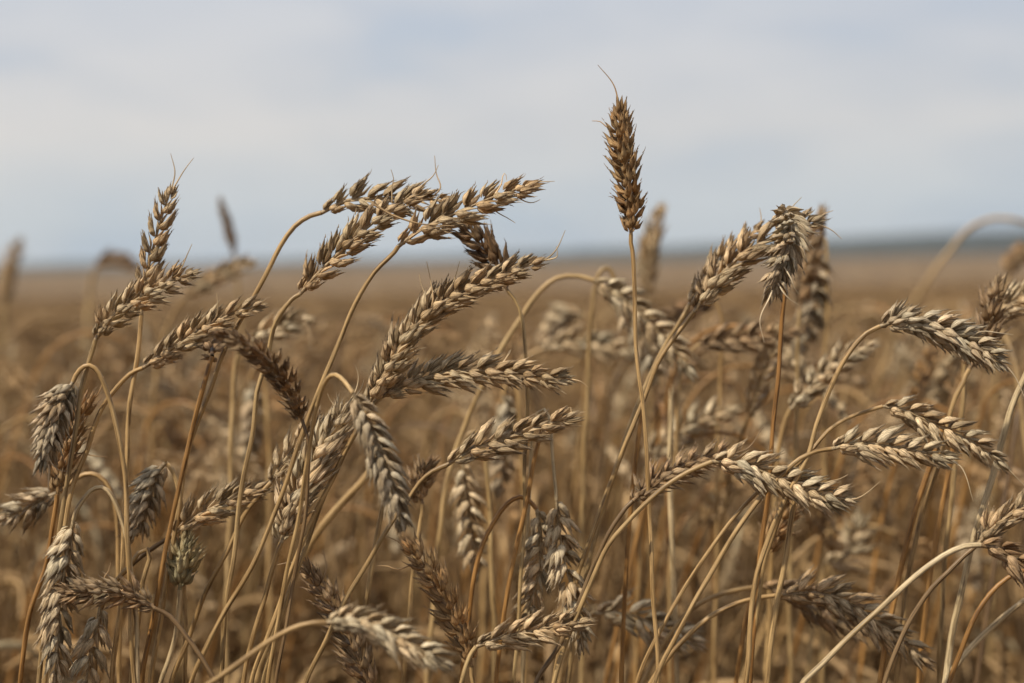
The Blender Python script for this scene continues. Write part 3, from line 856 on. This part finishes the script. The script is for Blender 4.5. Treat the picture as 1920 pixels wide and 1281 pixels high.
S('blurred pale wheat ear behind the brown ear, a thin straw curl at its end',
  [(470, 640), (450, 660), (440, 720), (434, 820), (430, 950), (425, 1281)],
  [(470, 640), (500, 625), (530, 610), (565, 600)], d=.18, roll=35, tint='pale', width=1.18, awns=[[(565, 600), (580, 620), (582, 655)]])
S('blurred grey wheat ear hanging behind the stem left of the brown ear',
  [(470, 715), (478, 690), (490, 690), (498, 720), (502, 800), (505, 950), (508, 1281)],
  [(470, 715), (476, 760), (474, 800), (466, 850)], d=.3, roll=30, tint='grey', width=1.26, tilt=26)
# --- stems whose ears are out of the frame
S('pale wheat stem leaning out of the right edge, its ear outside the picture',
  [(1940, 660), (1920, 708), (1897, 762), (1862, 885), (1830, 1000), (1797, 1138), (1775, 1261), (1765, 1310)],
  [(1940, 660), (1960, 600), (1990, 540), (2030, 480)], d=.03, straw='pale', thick=13)
S('golden wheat stem arching out of the right edge low in the corner',
  [(1960, 1062), (1920, 1070), (1890, 1084), (1855, 1115), (1820, 1165), (1795, 1230), (1775, 1300)],
  [(1960, 1062), (2000, 1075), (2040, 1100), (2080, 1150)], d=.015, straw='golden', thick=10)
S('pale wheat stem bending out of the right edge, lowest in the corner',
  [(1960, 1105), (1920, 1128), (1870, 1168), (1817, 1222), (1770, 1290)],
  [(1960, 1105), (2000, 1090), (2050, 1085), (2100, 1095)], d=.05, straw='pale', thick=11)


def bare(label, pts, d, straw, thick, cat='straw stem', group='bare straw stems without ears'):
    """a broken straw with a torn top"""
    rg = random.Random(label)
    D = FOCUS + d
    P = [at(x, y, D) for x, y in pts]
    dirn = (P[-1] - P[-2]).normalized()
    h = P[-1].z
    P.append(Vector((P[-1].x + dirn.x * h * .3, P[-1].y + dirn.y * h * .3, h * .5)))
    P.append(Vector((P[-1].x, P[-1].y, 0)))
    g = P[-1]
    C = catmull([tuple(p - g) for p in P][::-1], .004)
    mb = MB()
    r = thick * .5 * D / FPX
    u = np.linspace(0, 1, len(C))
    tube(mb, C, r * (1.15 - .2 * u), 10, rg.random() * .6 + .3)
    # split, hollow end
    T = (C[-1] - C[-3]) / np.linalg.norm(C[-1] - C[-3])
    for k in range(3):
        a = k * 2.1 + rg.random()
        off = np.array([math.cos(a), math.sin(a), 0]) * r * .55
        tube(mb, np.array([C[-1] + off - T * r, C[-1] + off * 1.1 + T * r * rg.uniform(1, 3), C[-1] + off * 1.6 + T * r * rg.uniform(3, 5)]),
             np.array([r * .45, r * .3, r * .08]), 5, .6)
    o = link('straw_stem', mb.mesh('straw_stem', M_STRAW), None, STRAW[straw])
    o.location = g
    return tag(o, label, cat, group)


for a, k in exec_list:
    stalk(*a, **k)

bare('pale snapped straw standing upright between the tallest stem and the brown gaping ear',
     [(1258, 748), (1257, 820), (1256, 900), (1260, 1020), (1264, 1126), (1270, 1281)], .1, 'pale', 11)
bare('golden snapped straw leaning under the tallest stem, soft',
     [(1204, 770), (1192, 860), (1182, 960), (1173, 1090), (1165, 1281)], .05, 'golden', 9)
bare('golden straw slanting down from behind the pair of drooping ears at right',
     [(1768, 800), (1742, 880), (1717, 954), (1684, 1090), (1650, 1281)], .05, 'golden', 11)
bare('thin golden straw upright in the lower right, beside the slanting one',
     [(1790, 830), (1778, 890), (1752, 1032), (1733, 1170), (1722, 1281)], .07, 'golden', 10)
bare('golden straw standing upright in front of the soft ears near the lower right corner',
     [(1500, 890), (1487, 951), (1471, 1061), (1455, 1138), (1438, 1281)], .02, 'straw', 11)
bare('short pale straw sticking up below the drooping pale ear, lower right',
     [(1478, 925), (1458, 980), (1432, 1060), (1418, 1160), (1400, 1281)], .03, 'straw', 9)
bare('golden straw rising behind the hanging pair in the middle',
     [(1012, 820), (1000, 870), (990, 930), (965, 1040), (950, 1120), (930, 1281)], .03, 'golden', 9)
bare('thick pale straw slanting low across the middle, behind the hanging grey ear',
     [(720, 850), (690, 890), (640, 945), (595, 1000), (560, 1060), (520, 1160), (480, 1281)], .12, 'straw', 15)
bare('straight pale straw leaning behind the foot of the hanging grey ear',
     [(722, 930), (708, 1000), (698, 1060), (684, 1150), (672, 1281)], .03, 'straw', 10)


# ------------------------------------------------------------------ the blurred crowd behind: one object per stalk
def crowd_variant(seed, nv, nu, nseg, stepmul=1.0):
    """local stalk of 0.85 m: (stem MB, ear MB, tip info). Leans and droops towards +x"""
    rg = random.Random(seed)
    bend = rg.choice((15, 35, 60, 95, 120, 140, 155))
    bend = R_(bend + rg.uniform(-12, 12))
    lean = R_(rg.uniform(3, 19))
    pts, ang, p = [], lean, np.zeros(3)
    H = 0.80
    pts.append(p.copy())
    for k in range(6):
        p = p + np.array([math.sin(ang), rg.uniform(-.02, .02), math.cos(ang)]) * H / 6
        ang += R_(rg.uniform(-1, 3))
        pts.append(p.copy())
    arc = rg.uniform(.05, .10)
    for k in range(6):
        ang += (bend - lean) / 6 * .85
        p = p + np.array([math.sin(ang), 0, math.cos(ang)]) * arc / 6
        pts.append(p.copy())
    C = catmull(pts, .012 * stepmul)
    e0 = p.copy()
    ep = [e0]
    for k in range(4):
        ang += R_(rg.uniform(-2, 9)) * (1 if bend > R_(40) else .3)
        p = p + np.array([math.sin(ang), rg.uniform(-.05, .05), math.cos(ang)]) * rg.uniform(.062, .08) / 4
        ep.append(p.copy())
    E = catmull(ep, .003)
    st, er = MB(), MB()
    zn = rg.uniform(.5, .68)
    tube(st, C, np.linspace(.0016, .0011, len(C)) * (1 + .3 * ((C[:, 2] > zn) & (C[:, 2] < zn + .07)) * (C[:, 0] < C[:, 0].max() * .8)), nseg, rg.random())
    tube(er, E, np.linspace(.0011, .0005, len(E)), 4, .1)
    n = rg.randint(14, 18)
    for q, Mx in enumerate(spikelet_sites(E, 0, rg, rg.uniform(0, math.pi), n, rg.uniform(1.0, 1.2), .4, R_(22), Vector((0, -1, .1)))):
        for s in ((-1, 1) if nv > 4 else (0,)):
            Mh = Mx @ Matrix.Translation((.0008, s * .0011, .0005)) @ Matrix.Rotation(-s * R_(10), 4, 'X')
            husk(er, Mh, .0095 * rg.uniform(.85, 1.15), .0021 if s else .0034, .0019, nv, nu, 1, .07, rg.random())
        if nv > 4:
            Mh = Mx @ Matrix.Translation((.0012, 0, .003))
            husk(er, Mh, .0085, .0018, .0016, nv, nu, 1, .05, rg.random())
    top = max(C[:, 2].max(), E[:, 2].max())
    return st, er, float(top), float(C[-1][0]), bend


def leaf_mb(seed):
    """a dry, curled blade that leaves the straw half way up"""
    rg = random.Random(seed)
    mb = MB()
    z0 = rg.uniform(.48, .72)
    L = rg.uniform(.10, .20)
    a = R_(rg.uniform(15, 40))
    az = rg.uniform(0, 6.28)
    p = np.array([.04 * z0, 0, z0])
    pts = [p]
    for k in range(7):
        a += R_(rg.uniform(8, 30))
        az += R_(rg.uniform(-20, 20))
        p = p + np.array([math.sin(a) * math.cos(az), math.sin(a) * math.sin(az), math.cos(a)]) * L / 7
        pts.append(p)
    C = catmull(pts, .008)
    n = len(C)
    T, A, B = frames(C)
    w = .0033 * np.sin(np.linspace(.25, 3.1, n)) ** .7
    tw = np.linspace(0, rg.uniform(-3, 3), n)
    Wv = A * np.cos(tw)[:, None] + B * np.sin(tw)[:, None]
    Nv = np.cross(T, Wv)
    th = .0002
    cols = [C - Wv * w[:, None] + Nv * .001, C - Nv * th, C + Wv * w[:, None] + Nv * .001, C + Nv * (th + .0006)]
    v = np.stack(cols, 1).reshape(-1, 3)
    i, j = np.meshgrid(np.arange(n - 1), np.arange(4), indexing='ij')
    f = np.stack([i * 4 + j, i * 4 + (j + 1) % 4, (i + 1) * 4 + (j + 1) % 4, (i + 1) * 4 + j], -1).reshape(-1, 4)
    mb.add(v, f, np.tile([-1, 0, 1, 0], n), np.repeat(np.linspace(0, 1, n), 4), rg.random())
    return mb


CV = []
for i in range(16):
    st, er, top, rx, bend = crowd_variant(500 + i, 7, 7, 7)
    CV.append((st.mesh('stem', M_STRAW), er.mesh('ear', M_HUSK), top, bend, rx))
LV = [leaf_mb(900 + i).mesh('leaf', M_LEAF) for i in range(6)]

N_TRACED = len(exec_list)
N_CROWD = 300 - N_TRACED
rg = random.Random(5)
EARX = [(a[2][len(a[2]) // 2], a[0]) for a, k in exec_list]
placed = []


def spread(k, n, dmin, dmax):
    """depth spread evenly over the visible wedge, so that near and far are equally dense"""
    u = (k + rg.random()) / n
    return math.sqrt(dmin**2 + u * (dmax**2 - dmin**2))


def drop_for(d):
    return max(.018 + .02 * d, rg.gauss(.10, .05))


TN = ['tan', 'gold', 'pale', 'pale', 'brown', 'tan', 'grey', 'gold']
FORM_WORDS = ((45, 'upright'), (80, 'leaning'), (110, 'bent-over'), (181, 'drooping'))
COLOUR_WORDS = {'tan': 'tan', 'gold': 'golden', 'pale': 'pale', 'grey': 'greyish', 'brown': 'brown'}
for k in range(N_CROWD):
    x = rg.uniform(-60, 1980)
    d = spread(k, N_CROWD, 1.12 - .23 * max(0, min(1, (x - 600) / 600)), 1.75)
    v = rg.randrange(len(CV))
    sm, em, top, bend, rx = CV[v]
    tn = rg.choice(TN)
    s = rg.uniform(.95, 1.08)
    ztop = CAM_Z - drop_for(d)
    p = at(x, 640, d)
    root = bpy.data.objects.new('wheat_stalk', None)
    root.empty_display_size = .02
    COL.objects.link(root)
    yaw = rg.gauss(.0, .9)
    root.scale = (s, s, ztop / top)
    root.rotation_euler = (0, 0, yaw)
    root.location = (p.x - rx * .75 * math.cos(yaw), p.y - rx * .75 * math.sin(yaw), 0)
    link('stem', sm, root, vary(STRAW[rg.choice(('straw', 'golden', 'golden', 'dark'))], rg, .12))
    link('ear', em, root, vary(TINT[tn], rg, .12))
    if rg.random() < .4 and d > 1.08:
        link('leaf', rg.choice(LV), root, vary(STRAW['pale'], rg, .15))
    fw = next(w for lim, w in FORM_WORDS if math.degrees(bend) < lim)
    placed.append((root, d, x, fw, COLOUR_WORDS[tn]))

SIDE = ('far left', 'left of centre', 'middle', 'right of centre', 'far right')
for root, d, x, fw, cw in placed:
    far = 'soft' if d < 1.15 else ('blurred' if d < 1.45 else 'smeared')
    side = SIDE[min(4, max(0, int(x / 1920 * 5)))]
    tag(root, f'{far} {cw} wheat with {fw} ear in the crowd behind the sharp ears, {side}', 'wheat',
        'blurred wheat stalks crowded behind the sharp ears')

# ------------------------------------------------------------------ the rest of the crop: uncountable, one object
def crop_mass():
    nr = np.random.default_rng(3)
    vs, fs, as_, n0 = [], [], [], 0
    lib = []
    for i in range(14):
        st, er, top, rx, bend = crowd_variant(700 + i, 4, 5, 3, 4.0)
        v1, f1, a1 = st.arrays()
        v2, f2, a2 = er.arrays()
        a1[:, 2] = -1
        if i % 2:
            v3, f3, a3 = leaf_mb(40 + i).arrays()
            a2 = np.vstack([a2, a3])
            f2 = np.vstack([f2, f3 + len(v2)])
            v2 = np.vstack([v2, v3])
        lib.append((np.vstack([v1, v2]), np.vstack([f1, f2 + len(v1)]), np.vstack([a1, a2]), top))
    bares = []
    for i in range(8):                                  # earless tillers and their dry blades
        rb = random.Random(60 + i)
        mb = MB()
        x0 = rb.uniform(-.05, .08)
        tube(mb, catmull([(0, 0, 0), (x0 * .4, 0, .3), (x0, rb.uniform(-.02, .02), .6), (x0 * 1.8, rb.uniform(-.04, .04), .76)], .08),
             .0017, 3, -1)
        for j in range(2):
            v3, f3, a3 = leaf_mb(80 + i * 3 + j).arrays()
            mb.v.append(v3); mb.f.append(f3 + mb.n); mb.a.append(a3); mb.n += len(v3)
        v1, f1, a1 = mb.arrays()
        bares.append((v1, f1, a1, .76))
    num = 18000
    u = (np.arange(num) + nr.random(num)) / num
    d = np.where(np.arange(num) % 5 < 2, 1.1 + u * 3.4, 1.3 + (u ** .82) * 8.4)
    half = d * (W0 / 2 / FPX) + .6
    x = (nr.random(num) * 2 - 1) * half
    # a thinner apron around the frame so that the field does not stop at its edge
    for i in range(num):
        tiller = i % 5 < 2
        v, f, a, top = bares[nr.integers(8)] if tiller else lib[nr.integers(len(lib))]
        drop = max(.04 + .012 * d[i], nr.normal(.135, .065)) + tiller * nr.uniform(.06, .26)
        sz = (CAM_Z - drop) / top
        c, s = np.cos(nr.normal(0, 1.0)), 0
        s = np.sqrt(1 - c * c) * nr.choice((-1, 1))
        w = np.empty_like(v)
        k = nr.uniform(1.0, 1.25)
        w[:, 0] = (v[:, 0] * c - v[:, 1] * s) * k + x[i]
        w[:, 1] = (v[:, 0] * s + v[:, 1] * c) * k + d[i]
        w[:, 2] = v[:, 2] * sz
        b = a.copy()
        tone = np.clip(nr.normal(.46, .32), 0, 1)
        b[:, 2] = np.where(b[:, 2] < 0, tone, np.clip(.6 * b[:, 2] + .4 * tone, 0, 1))
        vs.append(w)
        fs.append(f + n0)
        as_.append(b)
        n0 += len(v)
    me = quads_mesh('wheat_crop', np.concatenate(vs), np.concatenate(fs), np.concatenate(as_), M_CROP)
    o = link('wheat_crop', me, None, (.31, .192, .084))
    tag(o, 'dense mass of blurred ripe wheat filling the middle distance', 'wheat field', None, 'stuff')


crop_mass()


def sheet(name, xs, ys, zf, mat):
    X, Y = np.meshgrid(xs, ys)
    Z = zf(X, Y)
    v = np.stack([X, Y, Z], -1).reshape(-1, 3)
    nx, ny = len(xs), len(ys)
    i, j = np.meshgrid(np.arange(ny - 1), np.arange(nx - 1), indexing='ij')
    f = np.stack([i * nx + j, i * nx + j + 1, (i + 1) * nx + j + 1, (i + 1) * nx + j], -1).reshape(-1, 4)
    me = quads_mesh(name, v, f, np.zeros((len(v), 3)), mat)
    return link(name, me)


# far canopy: the closed surface of wheat heads out to the horizon
def canopy_z(X, Y):
    rr = np.random.default_rng(9)
    fine = rr.normal(0, 1, X.shape)
    z = .80 + .022 * fine * np.exp(-Y / 120) + .015 * np.sin(X * 1.3 + Y * .4)
    z = z - .75 * np.clip(1 - (Y - 6.5) / 1.5, 0, 1)
    return z + .0 * X


ys = np.concatenate([np.arange(6.5, 30, .14), np.geomspace(30, 3400, 140)])
tt = np.linspace(-1, 1, 260)
X = tt[None, :] * (ys[:, None] * .52 + 6)
Y = np.repeat(ys[:, None], len(tt), 1)
v = np.stack([X, Y, canopy_z(X, Y)], -1).reshape(-1, 3)
nx, ny = len(tt), len(ys)
ii, jj = np.meshgrid(np.arange(ny - 1), np.arange(nx - 1), indexing='ij')
ff = np.stack([ii * nx + jj, ii * nx + jj + 1, (ii + 1) * nx + jj + 1, (ii + 1) * nx + jj], -1).reshape(-1, 4)
far_o = link('distant_wheat_field', quads_mesh('distant_wheat_field', v, ff, np.zeros((len(v), 3)), canopy_mat()))
tag(far_o, 'open brown wheat field running flat to the horizon', 'wheat field', None, 'stuff')

gr = sheet('ground', np.linspace(-5000, 5000, 21), np.linspace(-200, 6000, 21), lambda a, b: 0 * a, ground_mat())
tag(gr, 'dry brown soil under the wheat', 'ground', None, 'structure')


def hills():
    hx = np.linspace(-2200, 2200, 260)
    pr = np.array([15 + 36 * np.clip((x + 300) / 1300, 0, 1) ** 1.2 + 4 * mnoise.noise(Vector((x * .004, 3.1, 0))) + 1.6 * mnoise.noise(Vector((x * .03, 7.7, 0)))
                   + .9 * mnoise.noise(Vector((x * .12, 1.7, 0))) for x in hx])
    rows = []
    for dy, kz in ((0, 0.0), (10, .62), (40, .9), (140, 1.0), (420, .9), (900, 0.0)):
        rows.append(np.stack([hx, np.full_like(hx, 3000 + dy), np.maximum(pr * kz, 0.0) - (.5 if kz == 0 else 0)], -1))
    v = np.concatenate(rows)
    nx, ny = len(hx), len(rows)
    i, j = np.meshgrid(np.arange(ny - 1), np.arange(nx - 1), indexing='ij')
    f = np.stack([i * nx + j, i * nx + j + 1, (i + 1) * nx + j + 1, (i + 1) * nx + j], -1).reshape(-1, 4)
    o = link('hills', quads_mesh('hills', v, f, np.zeros((len(v), 3)), wood_mat()))
    tag(o, 'low dark wooded ridge along the horizon, higher at right', 'hills', None, 'structure')


hills()


def haze():
    x0, x1, y0, y1, z0, z1 = -5200, 5200, -250, 6100, -1.0, 60.0
    v = [(x, y, z) for z in (z0, z1) for y in (y0, y1) for x in (x0, x1)]
    f = [(0, 2, 3, 1), (4, 5, 7, 6), (0, 1, 5, 4), (2, 6, 7, 3), (0, 4, 6, 2), (1, 3, 7, 5)]
    me = bpy.data.meshes.new('haze')
    me.from_pydata(v, [], f)
    mt = bpy.data.materials.new('pale_air')
    mt.use_nodes = True
    t = mt.node_tree
    t.nodes.remove(t.nodes['Principled BSDF'])
    pv = N(t, 'ShaderNodeVolumePrincipled', inp={'Density': 0.00006, 'Color': (.75, .84, .95, 1), 'Anisotropy': .1})
    t.links.new(pv.outputs[0], t.nodes['Material Output'].inputs['Volume'])
    me.materials.append(mt)
    o = link('haze', me)
    tag(o, 'thin summer haze over the field', 'haze', None, 'stuff')


haze()
